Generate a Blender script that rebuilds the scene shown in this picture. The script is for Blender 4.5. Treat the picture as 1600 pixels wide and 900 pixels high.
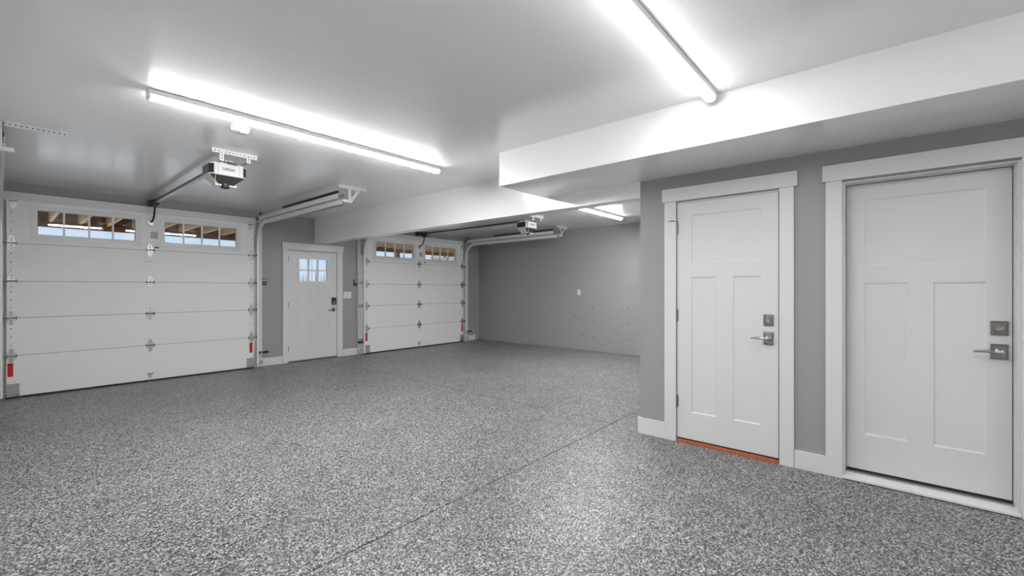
import bpy, bmesh, math, random
from mathutils import Vector, Matrix

# ------------------------------------------------------------------ clear
for o in list(bpy.data.objects):
    bpy.data.objects.remove(o, do_unlink=True)
SC = bpy.context.scene
COL = SC.collection
random.seed(7)

# ------------------------------------------------------------------ camera
H = 1.38
YAW = 0.70676                      # angle of the camera's axis from world +X
cam_d = bpy.data.cameras.new('camera')
cam_d.sensor_width = 36.0
cam_d.lens = 36.0 * 687.1 / 1600.0
cam_d.shift_y = 0.73 / 1600.0
cam_d.clip_start = 0.02
cam_d.clip_end = 500
cam = bpy.data.objects.new('camera', cam_d)
COL.objects.link(cam)
cam.location = (0, 0, H)
cam.rotation_euler = (math.radians(90), 0, YAW - math.pi / 2)
SC.camera = cam

# ------------------------------------------------------------------ world, sun, exposure
LAMP = 186.0          # emission of the ceiling tubes
SKY = 1.0
W = bpy.data.worlds.new('sky')
SC.world = W
W.use_nodes = True
nt = W.node_tree
nt.nodes.clear()
out = nt.nodes.new('ShaderNodeOutputWorld')
bg = nt.nodes.new('ShaderNodeBackground')
tc = nt.nodes.new('ShaderNodeTexCoord')
sep = nt.nodes.new('ShaderNodeSeparateXYZ')
rmp = nt.nodes.new('ShaderNodeValToRGB')
rmp.color_ramp.elements[0].position = 0.0
rmp.color_ramp.elements[0].color = (0.69, 0.81, 0.96, 1)
rmp.color_ramp.elements[1].position = 0.5
rmp.color_ramp.elements[1].color = (0.42, 0.64, 0.95, 1)
nt.links.new(tc.outputs['Generated'], sep.inputs[0])
nt.links.new(sep.outputs['Z'], rmp.inputs[0])
nt.links.new(rmp.outputs[0], bg.inputs['Color'])
bg.inputs['Strength'].default_value = SKY
nt.links.new(bg.outputs[0], out.inputs['Surface'])

sun_d = bpy.data.lights.new('sun', 'SUN')
sun_d.energy = 4.5
sun_d.angle = 0.01
sun_d.color = (1.0, 0.95, 0.87)
sun = bpy.data.objects.new('sun', sun_d)
COL.objects.link(sun)
sun.location = (0, 30, 30)
sun.rotation_euler = Vector((0.45, -0.35, -0.8)).to_track_quat('-Z', 'Y').to_euler()

SC.view_settings.view_transform = 'Standard'
SC.view_settings.look = 'None'
SC.view_settings.gamma = 1.0
SC.view_settings.use_curve_mapping = False
SC.view_settings.exposure = 0.0

# ------------------------------------------------------------------ materials
def mat(name, col, rough=0.5, metal=0.0, spec=0.5, coat=0.0, coat_r=0.1, bump=0.0, bscale=60.0, var=0.0, vscale=3.0, emit=0.0):
    m = bpy.data.materials.new(name)
    m.use_nodes = True
    t = m.node_tree
    p = t.nodes['Principled BSDF']
    if not isinstance(col, (tuple, list)):
        col = (col, col, col)
    p.inputs['Base Color'].default_value = (*col, 1)
    p.inputs['Roughness'].default_value = rough
    p.inputs['Metallic'].default_value = metal
    p.inputs['Specular IOR Level'].default_value = spec
    p.inputs['Coat Weight'].default_value = coat
    p.inputs['Coat Roughness'].default_value = coat_r
    if emit:
        p.inputs['Emission Color'].default_value = (*col, 1)
        p.inputs['Emission Strength'].default_value = emit
    if bump or var:
        c = t.nodes.new('ShaderNodeTexCoord')
    if bump:
        n = t.nodes.new('ShaderNodeTexNoise')
        n.inputs['Scale'].default_value = bscale
        n.inputs['Detail'].default_value = 3
        b = t.nodes.new('ShaderNodeBump')
        b.inputs['Strength'].default_value = bump
        b.inputs['Distance'].default_value = 0.002
        t.links.new(c.outputs['Object'], n.inputs['Vector'])
        t.links.new(n.outputs['Fac'], b.inputs['Height'])
        t.links.new(b.outputs['Normal'], p.inputs['Normal'])
    if var:
        n = t.nodes.new('ShaderNodeTexNoise')
        n.inputs['Scale'].default_value = vscale
        n.inputs['Detail'].default_value = 4
        mx = t.nodes.new('ShaderNodeMix')
        mx.data_type = 'RGBA'
        mx.inputs['A'].default_value = (*[max(0, x * (1 - var)) for x in col], 1)
        mx.inputs['B'].default_value = (*[min(1, x * (1 + var)) for x in col], 1)
        t.links.new(c.outputs['Object'], n.inputs['Vector'])
        t.links.new(n.outputs['Fac'], mx.inputs['Factor'])
        t.links.new(mx.outputs['Result'], p.inputs['Base Color'])
    return m

M = {}
M['ceiling'] = mat('ceiling_paint', 0.94, rough=0.24, spec=0.7, coat=0.7, coat_r=0.17, bump=0.05, bscale=5.0)
M['trim'] = mat('trim_paint', 0.75, rough=0.35, spec=0.4)
M['door'] = mat('door_paint', 0.745, rough=0.38, spec=0.4, bump=0.03, bscale=90)
M['wall'] = mat('wall_paint', (0.355, 0.355, 0.357), rough=0.36, spec=0.4, bump=0.12, bscale=30)
M['steel_door'] = mat('garage_door_enamel', 0.88, rough=0.42, spec=0.4, bump=0.05, bscale=120)
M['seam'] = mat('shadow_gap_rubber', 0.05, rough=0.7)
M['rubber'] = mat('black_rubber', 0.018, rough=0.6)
M['galv'] = mat('galvanised_steel', 0.56, rough=0.40, metal=0.8, var=0.15, vscale=25)
M['galv_dull'] = mat('dull_galvanised_steel', 0.42, rough=0.45, metal=0.8, var=0.2, vscale=30)
M['zinc'] = mat('bright_zinc_track', 0.86, rough=0.40, metal=0.2, var=0.06, vscale=12)
M['white_metal'] = mat('white_perforated_steel', 0.60, rough=0.45)
M['dark_metal'] = mat('dark_steel', 0.10, rough=0.4, metal=0.7)
M['black'] = mat('black_plastic', 0.015, rough=0.4)
M['charcoal'] = mat('charcoal_plastic', 0.035, rough=0.45)
M['white_plastic'] = mat('white_plastic', 0.80, rough=0.35)
M['grey_plastic'] = mat('grey_plastic', 0.42, rough=0.4)
M['opener_white'] = mat('opener_white_plastic', 0.52, rough=0.4)
M['gloss_black'] = mat('gloss_black_plastic', 0.02, rough=0.12)
M['patch'] = mat('patch_plaster', 0.17, rough=0.8)
M['lens'] = mat('frosted_lens', 0.62, rough=0.3)
M['nickel'] = mat('satin_nickel', (0.46, 0.44, 0.42), rough=0.28, metal=1.0)
M['nickel_dark'] = mat('dark_nickel', (0.31, 0.295, 0.285), rough=0.3, metal=1.0)
M['red'] = mat('red_warning_label', (0.62, 0.006, 0.006), rough=0.45)
M['red_dark'] = mat('dark_red_band', (0.20, 0.008, 0.008), rough=0.45)
M['orange'] = mat('redwood_sill', (0.50, 0.125, 0.055), rough=0.55, var=0.25, vscale=30)
M['alu'] = mat('threshold_aluminium', (0.45, 0.42, 0.39), rough=0.35, metal=0.9)
M['tan_cord'] = mat('tan_pull_cord', (0.72, 0.46, 0.18), rough=0.7)
M['tube'] = mat('glowing_diffuser', 1.0, rough=0.4, emit=LAMP)
M['tube_side'] = mat('glowing_diffuser_flank', 1.0, rough=0.4, emit=LAMP * 0.25)      # the lens is dimmer along its flanks
M['tube_near'] = mat('softer_glowing_diffuser', 1.0, rough=0.4, emit=LAMP * 0.42)
M['tube_near_side'] = mat('softer_glowing_flank', 1.0, rough=0.4, emit=LAMP * 0.11)
M['tube_bay'] = mat('strong_glowing_diffuser', 1.0, rough=0.4, emit=LAMP * 0.98)
M['tube_fill'] = mat('fill_glowing_diffuser', 1.0, rough=0.4, emit=LAMP * 0.34)  # for the added fill lamp, out of view
M['joint'] = mat('joint_concrete', 0.06, rough=0.9)
M['joist'] = mat('tan_timber', (0.66, 0.43, 0.22), rough=0.7, var=0.25, vscale=6)
M['deck_board'] = mat('brown_deck_board', (0.24, 0.12, 0.055), rough=0.75, var=0.4, vscale=9)
M['beam_wood'] = mat('dark_beam_timber', (0.26, 0.12, 0.05), rough=0.7, var=0.25, vscale=5)
M['post_wood'] = mat('orange_post_timber', (0.45, 0.23, 0.09), rough=0.7, var=0.25, vscale=5)
M['drive'] = mat('driveway_concrete', 0.50, rough=0.9, var=0.12, vscale=1.5)
M['rock'] = mat('pale_rock_bank', (0.55, 0.49, 0.40), rough=0.95, var=0.75, vscale=2.6)
M['snow'] = mat('pale_hillside', (0.75, 0.74, 0.75), rough=0.95, var=0.15, vscale=0.3)
M['needle'] = mat('grey_green_needles', (0.16, 0.17, 0.15), rough=0.9, var=0.3, vscale=2)
M['bark'] = mat('grey_bark', (0.16, 0.13, 0.11), rough=0.9)

def glass_mat():
    m = bpy.data.materials.new('window_glass')
    m.use_nodes = True
    t = m.node_tree
    t.nodes.clear()
    o = t.nodes.new('ShaderNodeOutputMaterial')
    mx = t.nodes.new('ShaderNodeMixShader')
    tr = t.nodes.new('ShaderNodeBsdfTransparent')
    tr.inputs['Color'].default_value = (0.95, 0.97, 0.97, 1)
    gl = t.nodes.new('ShaderNodeBsdfGlossy')
    gl.inputs['Roughness'].default_value = 0.02
    fr = t.nodes.new('ShaderNodeFresnel')
    fr.inputs['IOR'].default_value = 1.35
    t.links.new(fr.outputs[0], mx.inputs[0])
    t.links.new(tr.outputs[0], mx.inputs[1])
    t.links.new(gl.outputs[0], mx.inputs[2])
    t.links.new(mx.outputs[0], o.inputs['Surface'])
    return m
M['glass'] = glass_mat()

def floor_mat():
    m = bpy.data.materials.new('flake_epoxy_floor')
    m.use_nodes = True
    t = m.node_tree
    p = t.nodes['Principled BSDF']
    c = t.nodes.new('ShaderNodeTexCoord')
    v = t.nodes.new('ShaderNodeTexVoronoi')
    v.inputs['Scale'].default_value = 135.0
    v.inputs['Randomness'].default_value = 1.0
    t.links.new(c.outputs['Object'], v.inputs['Vector'])
    s = t.nodes.new('ShaderNodeSeparateColor')
    t.links.new(v.outputs['Color'], s.inputs[0])
    r = t.nodes.new('ShaderNodeValToRGB')
    r.color_ramp.interpolation = 'CONSTANT'
    els = r.color_ramp.elements
    stops = [(0.0, 0.02), (0.16, 0.08), (0.34, 0.142), (0.55, 0.235), (0.72, 0.36), (0.87, 0.535)]
    els[0].position, els[0].color = stops[0][0], (stops[0][1],) * 3 + (1,)
    els[1].position, els[1].color = stops[1][0], (stops[1][1],) * 3 + (1,)
    for pos, val in stops[2:]:
        e = els.new(pos)
        e.color = (val, val, val, 1)
    t.links.new(s.outputs[0], r.inputs[0])
    # the broadcast is a little thicker in some places than in others
    n = t.nodes.new('ShaderNodeTexNoise')
    n.inputs['Scale'].default_value = 1.6
    n.inputs['Detail'].default_value = 5
    t.links.new(c.outputs['Object'], n.inputs['Vector'])
    mr = t.nodes.new('ShaderNodeMapRange')
    mr.inputs['From Min'].default_value = 0.3
    mr.inputs['From Max'].default_value = 0.7
    mr.inputs['To Min'].default_value = 0.90
    mr.inputs['To Max'].default_value = 1.10
    t.links.new(n.outputs['Fac'], mr.inputs['Value'])
    mx = t.nodes.new('ShaderNodeMix')
    mx.data_type = 'RGBA'
    mx.blend_type = 'MULTIPLY'
    mx.inputs['Factor'].default_value = 1.0
    t.links.new(r.outputs[0], mx.inputs['A'])
    t.links.new(mr.outputs[0], mx.inputs['B'])
    t.links.new(mx.outputs['Result'], p.inputs['Base Color'])
    b = t.nodes.new('ShaderNodeBump')
    b.inputs['Strength'].default_value = 0.25
    b.inputs['Distance'].default_value = 0.001
    t.links.new(s.outputs[1], b.inputs['Height'])
    t.links.new(b.outputs['Normal'], p.inputs['Normal'])
    p.inputs['Roughness'].default_value = 0.40
    p.inputs['Specular IOR Level'].default_value = 0.4
    return m
M['floor'] = floor_mat()

# ------------------------------------------------------------------ mesh helpers
ORG = {}            # world origin of each object built

class MB:
    def __init__(s):
        s.v, s.f = [], []
    def add(s, vs, fs):
        n = len(s.v)
        s.v += [tuple(x) for x in vs]
        s.f += [tuple(i + n for i in f) for f in fs]
        return s
    def box(s, x0, x1, y0, y1, z0, z1):
        x0, x1 = sorted((x0, x1)); y0, y1 = sorted((y0, y1)); z0, z1 = sorted((z0, z1))
        return s.add([(x0, y0, z0), (x1, y0, z0), (x1, y1, z0), (x0, y1, z0), (x0, y0, z1), (x1, y0, z1), (x1, y1, z1), (x0, y1, z1)],
                     [(0, 3, 2, 1), (4, 5, 6, 7), (0, 1, 5, 4), (1, 2, 6, 5), (2, 3, 7, 6), (3, 0, 4, 7)])
    def frustum(s, r0, r1):
        # r = (x0,x1,y0,y1,z)
        a = [(r0[0], r0[2], r0[4]), (r0[1], r0[2], r0[4]), (r0[1], r0[3], r0[4]), (r0[0], r0[3], r0[4])]
        b = [(r1[0], r1[2], r1[4]), (r1[1], r1[2], r1[4]), (r1[1], r1[3], r1[4]), (r1[0], r1[3], r1[4])]
        return s.add(a + b, [(0, 3, 2, 1), (4, 5, 6, 7), (0, 1, 5, 4), (1, 2, 6, 5), (2, 3, 7, 6), (3, 0, 4, 7)])
    def prism(s, poly, axis, a0, a1):
        # poly: 2D points; axis 'x': (y,z), 'y': (x,z), 'z': (x,y)
        def P(p, a):
            return {'x': (a, p[0], p[1]), 'y': (p[0], a, p[1]), 'z': (p[0], p[1], a)}[axis]
        n = len(poly)
        vs = [P(p, a0) for p in poly] + [P(p, a1) for p in poly]
        fs = [tuple(range(n)), tuple(range(2 * n - 1, n - 1, -1))] + [(i, i + n, (i + 1) % n + n, (i + 1) % n) for i in range(n)]
        return s.add(vs, fs)
    def cyl(s, p0, p1, r, n=12, r1=None):
        return s.tube([p0, p1], r if r1 is None else [r, r1], n)
    def tube(s, pts, r, n=8):
        pts = [Vector(p) for p in pts]
        rs = r if isinstance(r, (list, tuple)) else [r] * len(pts)
        base = len(s.v)
        up = None
        for i, p in enumerate(pts):
            d = (pts[min(i + 1, len(pts) - 1)] - pts[max(i - 1, 0)]).normalized()
            if up is None:
                up = Vector((0, 0, 1)) if abs(d.z) < 0.9 else Vector((1, 0, 0))
            a = d.cross(up)
            a = a.normalized() if a.length > 1e-6 else d.orthogonal().normalized()
            b = a.cross(d).normalized()
            up = b
            for k in range(n):
                t = 2 * math.pi * k / n
                s.v.append(tuple(p + (a * math.cos(t) + b * math.sin(t)) * rs[i]))
        for i in range(len(pts) - 1):
            for k in range(n):
                s.f.append((base + i * n + k, base + i * n + (k + 1) % n, base + (i + 1) * n + (k + 1) % n, base + (i + 1) * n + k))
        s.f.append(tuple(base + k for k in range(n))[::-1])
        s.f.append(tuple(base + (len(pts) - 1) * n + k for k in range(n)))
        return s
    def lathe(s, c, axis, prof, n=24):
        # prof: (radius, offset along axis)
        ax = Vector(axis).normalized()
        a = ax.orthogonal().normalized()
        b = ax.cross(a)
        base = len(s.v)
        c = Vector(c)
        for r, h in prof:
            for k in range(n):
                t = 2 * math.pi * k / n
                s.v.append(tuple(c + ax * h + (a * math.cos(t) + b * math.sin(t)) * r))
        m = len(prof)
        for i in range(m - 1):
            for k in range(n):
                s.f.append((base + i * n + k, base + i * n + (k + 1) % n, base + (i + 1) * n + (k + 1) % n, base + (i + 1) * n + k))
        s.f.append(tuple(base + k for k in range(n))[::-1])
        s.f.append(tuple(base + (m - 1) * n + k for k in range(n)))
        return s
    def sweep_yz(s, x, path, prof):
        # path: (y,z) points; prof: closed list of (dx, dn); n is the path normal in the yz plane
        n = len(prof)
        base = len(s.v)
        for i, p in enumerate(path):
            q0, q1 = path[max(i - 1, 0)], path[min(i + 1, len(path) - 1)]
            ty, tz = q1[0] - q0[0], q1[1] - q0[1]
            L = math.hypot(ty, tz)
            ny, nz = -tz / L, ty / L
            for dx, dn in prof:
                s.v.append((x + dx, p[0] + ny * dn, p[1] + nz * dn))
        for i in range(len(path) - 1):
            for k in range(n):
                s.f.append((base + i * n + k, base + i * n + (k + 1) % n, base + (i + 1) * n + (k + 1) % n, base + (i + 1) * n + k))
        s.f.append(tuple(base + k for k in range(n))[::-1])
        s.f.append(tuple(base + (len(path) - 1) * n + k for k in range(n)))
        return s
    def grid_wall(s, axis, a0, a1, us, zs, openings):
        # a slab between a0 and a1 along the axis, cells whose centre falls in an opening left out
        us, zs = sorted(us), sorted(zs)
        for i in range(len(us) - 1):
            runs = []
            for j in range(len(zs) - 1):
                uc, zc = (us[i] + us[i + 1]) / 2, (zs[j] + zs[j + 1]) / 2
                if any(o[0] < uc < o[1] and o[2] < zc < o[3] for o in openings):
                    continue
                if runs and abs(runs[-1][1] - zs[j]) < 1e-9:
                    runs[-1][1] = zs[j + 1]
                else:
                    runs.append([zs[j], zs[j + 1]])
            for z0, z1 in runs:
                if axis == 'y':
                    s.box(us[i], us[i + 1], a0, a1, z0, z1)
                else:
                    s.box(a0, a1, us[i], us[i + 1], z0, z1)
        return s
    def build(s, name, m, parent=None, origin=None, bevel=0.0, smooth=False, seg=2):
        if parent is not None:
            org = ORG[parent]
        else:
            org = Vector(origin) if origin is not None else Vector((0, 0, 0))
        me = bpy.data.meshes.new(name)
        me.from_pydata([(v[0] - org[0], v[1] - org[1], v[2] - org[2]) for v in s.v], [], s.f)
        bm = bmesh.new()
        bm.from_mesh(me)
        bmesh.ops.recalc_face_normals(bm, faces=bm.faces)
        if bevel:
            bmesh.ops.bevel(bm, geom=[e for e in bm.edges if e.is_manifold and e.calc_face_angle(0) > 0.6], offset=bevel, segments=seg, profile=0.6, affect='EDGES')
        if smooth:
            for f in bm.faces:
                f.smooth = True
            for e in bm.edges:
                if e.is_manifold and e.calc_face_angle(0) > 0.7:
                    e.smooth = False
        bm.to_mesh(me)
        bm.free()
        me.materials.append(M[m] if isinstance(m, str) else m)
        o = bpy.data.objects.new(name, me)
        COL.objects.link(o)
        if parent is not None:
            o.parent = parent
        else:
            o.location = org
        if name in ('screw', 'bolt', 'punched_holes', 'vent_fins'):
            o['kind'] = 'stuff'          # specks too small to pick apart
        ORG[o] = org
        return o

def box(name, m, parent, *a, **k):
    return MB().box(*a).build(name, m, parent, **k)

def empty(name, loc, label=None, cat=None, group=None, kind=None):
    o = bpy.data.objects.new(name, None)
    COL.objects.link(o)
    o.location = loc
    o.empty_display_size = 0.1
    ORG[o] = Vector(loc)
    return tag(o, label, cat, group, kind)

def tag(o, label=None, cat=None, group=None, kind=None):
    if label: o['label'] = label
    if cat: o['category'] = cat
    if group: o['group'] = group
    if kind: o['kind'] = kind
    return o

CH = {}
def copy_tree(o, delta=None, parent=None, label=None):
    c = o.copy()
    COL.objects.link(c)
    if parent is not None:
        c.parent = parent
    if delta is not None:
        c.location = Vector(o.location) + Vector(delta)
    if label:
        c['label'] = label
    for ch in [x for x in list(bpy.data.objects) if x.parent is o]:
        copy_tree(ch, None, c)
    return c

def text(name, m, parent, body, size, loc, rot, extrude=0.0008):
    cu = bpy.data.curves.new(name, 'FONT')
    cu.body = body
    cu.size = size
    cu.extrude = extrude
    cu.offset = size * .025
    cu.align_x = 'CENTER'
    cu.align_y = 'CENTER'
    tmp = bpy.data.objects.new(name + '_tmp', cu)
    COL.objects.link(tmp)
    bpy.context.view_layer.update()
    me = bpy.data.meshes.new_from_object(tmp.evaluated_get(bpy.context.evaluated_depsgraph_get()))
    bpy.data.objects.remove(tmp, do_unlink=True)
    me.name = name
    me.materials.clear()
    me.materials.append(M[m])
    o = bpy.data.objects.new(name, me)
    COL.objects.link(o)
    o.parent = parent
    o.location = Vector(loc) - ORG[parent]
    o.rotation_euler = rot
    ORG[o] = ORG[parent]
    return o

# ------------------------------------------------------------------ dimensions
ZC = 2.73           # ceiling
YA = 8.46           # garage door wall
YD = 8.34           # inner face of the garage doors
XB = 4.0            # wall with the two house doors
XF = 8.52           # far wall
XL = -0.42          # left wall
YB = -3.2           # back wall
YR = 1.80           # end of the right wall
TB = 0.165          # thickness of wall and beam
OFF2 = 4.94         # second garage door from the first
C1 = 1.48           # centre of the first garage door
HW = 1.405          # half width of a garage door

# ------------------------------------------------------------------ the shell
fl = empty('floor', (4, 3, 0), 'grey and white flake epoxy garage floor with saw cut joints', None, kind='structure')
MB().box(XL - .15, XF + .15, YB - .15, YA + .14, -0.16, -0.012).build('sub_base', 'joint', fl)
g = 0.0042
JX, JY = 4.08, 2.14
for x0, x1, y0, y1 in ((XL, JX - g, JY + g, YA + .13), (JX + g, XF, JY + g, YA + .13), (XL, XF, YB, JY - g)):
    MB().box(x0, x1, y0, y1, -0.012, 0).build('slab', 'floor', fl)

tag(MB().box(XL - .15, XF + .15, YB - .15, YA + .14, ZC, ZC + .2).build('ceiling', 'ceiling'), 'glossy white painted garage ceiling', kind='structure')

# garage door wall
ops = [(C1 - HW + .05, C1 + HW - .05, 0, 2.46), (3.475, 4.485, 0, 2.10), (C1 + OFF2 - HW + .05, C1 + OFF2 + HW - .05, 0, 2.46)]
us = [XL - .15, XF + .15] + [v for o in ops for v in o[:2]]
zs = [0, ZC, 2.46, 2.10]
tag(MB().grid_wall('y', YA, YA + .14, us, zs, ops).build('wall_front', 'wall'), 'grey painted wall holding both garage doors', kind='structure')
# right wall with two house doors
ops = [(0.635, 1.465, 0, 2.155), (-0.612, 0.25, 0, 2.15)]
us = [YB, YR] + [v for o in ops for v in o[:2]]
zs = [0, ZC, 2.155, 2.15]
tag(MB().grid_wall('x', XB, XB + TB, us, zs, ops).build('wall_right', 'wall'), 'grey painted wall with the two panelled house doors', kind='structure')
wf = tag(MB().box(XF, XF + .15, YR - .165, YA, 0, ZC).build('wall_far', 'wall'), 'grey painted wall at the far end beside the second bay', kind='structure')
tag(MB().box(XL - .15, XL, YB, YA, 0, ZC).build('wall_left', 'ceiling'), 'white painted side wall beside the first bay', kind='structure')  # this and the next two unseen walls are white to bounce fill light
tag(MB().box(XL - .15, XB + TB, YB - .15, YB, 0, ZC).build('wall_back', 'ceiling'), 'white painted wall behind the viewer', kind='structure')
tag(MB().box(XB + TB, XF, YR - .165, YR, 0, ZC).build('wall_return', 'ceiling'), 'white painted wall closing the second bay', kind='structure')
tag(MB().box(XB, XB + TB, YR, YA, 2.25, ZC).build('ceiling_beam', 'ceiling'), 'white dropped beam between the two garage bays', kind='structure')
tag(MB().box(3.25, XB, YB, 2.94, 2.40, ZC).build('ceiling_soffit', 'ceiling'), 'white boxed soffit above the two house doors', kind='structure')
tag(MB().box(XL, 0.03, YB, 3.5, 2.40, ZC).build('side_soffit', 'ceiling'), 'white boxed soffit at the upper left edge', kind='structure')

# lower concrete facing of the far wall, with the patched tie holes
lp = MB().box(XF - .022, XF, YR, YA - .022, 0, 1.085).build('lower_panel', 'wall', wf, bevel=.009)
MB().box(XF - .15, XF, YA - .022, YA, 0, 1.085).build('lower_panel', 'wall', wf, bevel=.004)
marks = [(8.02, 1.02), (7.45, 1.02), (6.9, 1.0), (6.3, 1.0), (5.75, 1.0), (5.2, .985), (4.92, .965), (4.08, .965), (8.31, .77), (7.37, .78), (6.93, .86), (6.4, .92),
         (6.05, .925), (6.9, .73), (6.3, .70), (5.74, .70), (5.37, .75), (5.18, .67), (4.9, .66), (4.07, .66), (8.04, .40), (7.45, .38), (6.87, .38), (6.31, .36), (5.74, .355), (5.17, .33), (4.9, .325), (4.06, .325)]
proto = None
for y, z in marks:
    if proto is None:
        proto = MB().lathe((XF - .022, y, z), (-1, 0, 0), [(.014, 0), (.014, .004), (.009, .006)], 10).build('tie_patch', 'patch', lp)
        y0, z0 = y, z
    else:
        c = proto.copy(); COL.objects.link(c); c.parent = lp
        c.location = (0, y - y0, z - z0)
for ya, yb, za, zb in ((6.02, 6.36, .86, .90), (7.0, 7.15, .84, .855), (4.9, 5.2, .955, .985)):      # plaster scars
    MB().cyl((XF - .0225, ya, za), (XF - .0225, yb, zb), .0035, 6).build('plaster_scar', 'wall', lp)

# baseboards
def baseboard(name, *parts):
    m = MB()
    for p in parts:
        m.box(*p)
    return tag(m.build(name, 'trim', bevel=.003), kind='structure')
baseboard('baseboard_front', (3.04, 3.408, YA - .018, YA, 0, .14))
baseboard('baseboard_middle', (4.575, 4.90, YA - .018, YA, 0, .14))
baseboard('baseboard_corner', (8.05, 8.37, YA - .018, YA, 0, .14))
baseboard('baseboard_right', (XB - .018, XB, 1.56, YR + .018, 0, .15), (XB, XB + TB, YR, YR + .018, 0, .15))
baseboard('baseboard_centre', (XB - .018, XB, 0.345, 0.545, 0, .138))

# flat trim round the garage doors
def garage_trim(n, c, left, right):
    t = empty('trim_%d' % n, (c, YA, 0), kind='structure')
    box('jamb', 'trim', t, left, c - HW + .05, YA - .055, YA, 0, 2.485, bevel=.002)
    box('jamb', 'trim', t, c + HW - .05, right, YA - .055, YA, 0, 2.485, bevel=.002)
    box('head_board', 'trim', t, left, right, YA - .055, YA, 2.485, 2.605, bevel=.002)
    box('stop', 'trim', t, c + HW + .10, right - .004, YA - .068, YA - .055, 0.14, 2.485, bevel=.002)
    box('reveal', 'trim', t, c - HW + .04, c + HW - .04, YA, YA + .14, 2.455, 2.47)
garage_trim(1, C1, -.12, 3.042)
garage_trim(2, C1 + OFF2, 4.896, 8.05)

# ------------------------------------------------------------------ panelled doors of the right wall
def panelled(slab_m, x0, x1, y0, y1, z0, z1, panels, depth=.009):
    # face at x0 towards -X; panels recessed
    ys = sorted({y0, y1, *[p for q in panels for p in q[:2]]})
    zz = sorted({z0, z1, *[p for q in panels for p in q[2:]]})
    slab_m.box(x0 + depth, x1, y0, y1, z0, z1)
    slab_m.grid_wall('x', x0, x0 + depth, ys, zz, panels)

def panel_plate(parent, x0, p, depth=.009):
    y0, y1, z0, z1 = p
    w = .012
    f = .0015
    m = MB()
    a = [(x0 + .0006, y0, z0), (x0 + .0006, y1, z0), (x0 + .0006, y1, z1), (x0 + .0006, y0, z1)]
    b = [(x0 + depth - f, y0 + w, z0 + w), (x0 + depth - f, y1 - w, z0 + w), (x0 + depth - f, y1 - w, z1 - w), (x0 + depth - f, y0 + w, z1 - w)]
    m.add(a + b, [(k, (k + 1) % 4, (k + 1) % 4 + 4, k + 4) for k in range(4)] + [(4, 5, 6, 7)])
    return m.build('panel', 'door', parent)

def square_lock(parent, x, y, z, w, h, kind, slot=0.6):
    # stepped square rose on a face at x, facing -X
    ro = MB().prism([(y - w / 2, z - h / 2), (y + w / 2, z - h / 2), (y + w / 2, z + h / 2), (y - w / 2, z + h / 2)], 'x', x - .006, x)
    d = .008
    a = (y - w / 2 + .004, y + w / 2 - .004, z - h / 2 + .004, z + h / 2 - .004)
    b = (a[0] + d, a[1] - d, a[2] + d, a[3] - d)
    vs = [(x - .006, a[0], a[2]), (x - .006, a[1], a[2]), (x - .006, a[1], a[3]), (x - .006, a[0], a[3]), (x - .012, b[0], b[2]), (x - .012, b[1], b[2]), (x - .012, b[1], b[3]), (x - .012, b[0], b[3])]
    ro.add(vs, [(0, 1, 5, 4), (1, 2, 6, 5), (2, 3, 7, 6), (3, 0, 4, 7), (4, 5, 6, 7)])
    rose = ro.build('deadbolt' if kind == 'bolt' else 'handle', 'nickel_dark', parent)
    if kind == 'bolt':
        MB().lathe((x - .012, y, z), (-1, 0, 0), [(w * .36, 0), (w * .36, .006), (w * .31, .013), (w * .12, .014)], 28).build('cylinder_ring', 'nickel_dark', rose, smooth=True)
        c, s = math.cos(slot), math.sin(slot)
        L, T = w * .27, .006
        pts = [(y + c * L - s * T, z + s * L + c * T), (y - c * L - s * T, z - s * L + c * T), (y - c * L + s * T, z - s * L - c * T), (y + c * L + s * T, z + s * L - c * T)]
        MB().prism(pts, 'x', x - .032, x - .024).build('thumb_turn', 'nickel', rose, bevel=.0015)
        MB().cyl((x - .025, y, z), (x - .035, y, z), .009, 14).build('turn_hub', 'nickel', rose, smooth=True)
    else:
        MB().lathe((x - .012, y, z), (-1, 0, 0), [(.024, 0), (.022, .012), (.014, .018), (.013, .040), (.015, .046), (.008, .050)], 24).build('spindle', 'nickel', rose, smooth=True)
        pts = [(x - .050, y, z), (x - .056, y + .03, z + .001), (x - .056, y + .06, z + .003), (x - .053, y + .09, z + .002), (x - .050, y + .118, z - .001)]
        MB().tube(pts, [.009, .0075, .0085, .0085, .0065], 12).build('lever', 'nickel', rose, smooth=True)
    return rose

def hinge(parent, x, y, z, m='nickel_dark', axis='y'):
    h = MB().cyl((x, y, z - .052), (x, y, z + .052), .0075, 10)
    for k in (-.052, .052):
        h.cyl((x, y, z + k - .004), (x, y, z + k + .004), .0095, 10)
    if axis == 'y':
        h.box(x + .002, x + .006, y - .016, y + .012, z - .05, z + .05)
    else:
        h.box(x - .012, x + .016, y + .002, y + .006, z - .05, z + .05)
    return h.build('hinge', m, parent, smooth=True)

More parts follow.
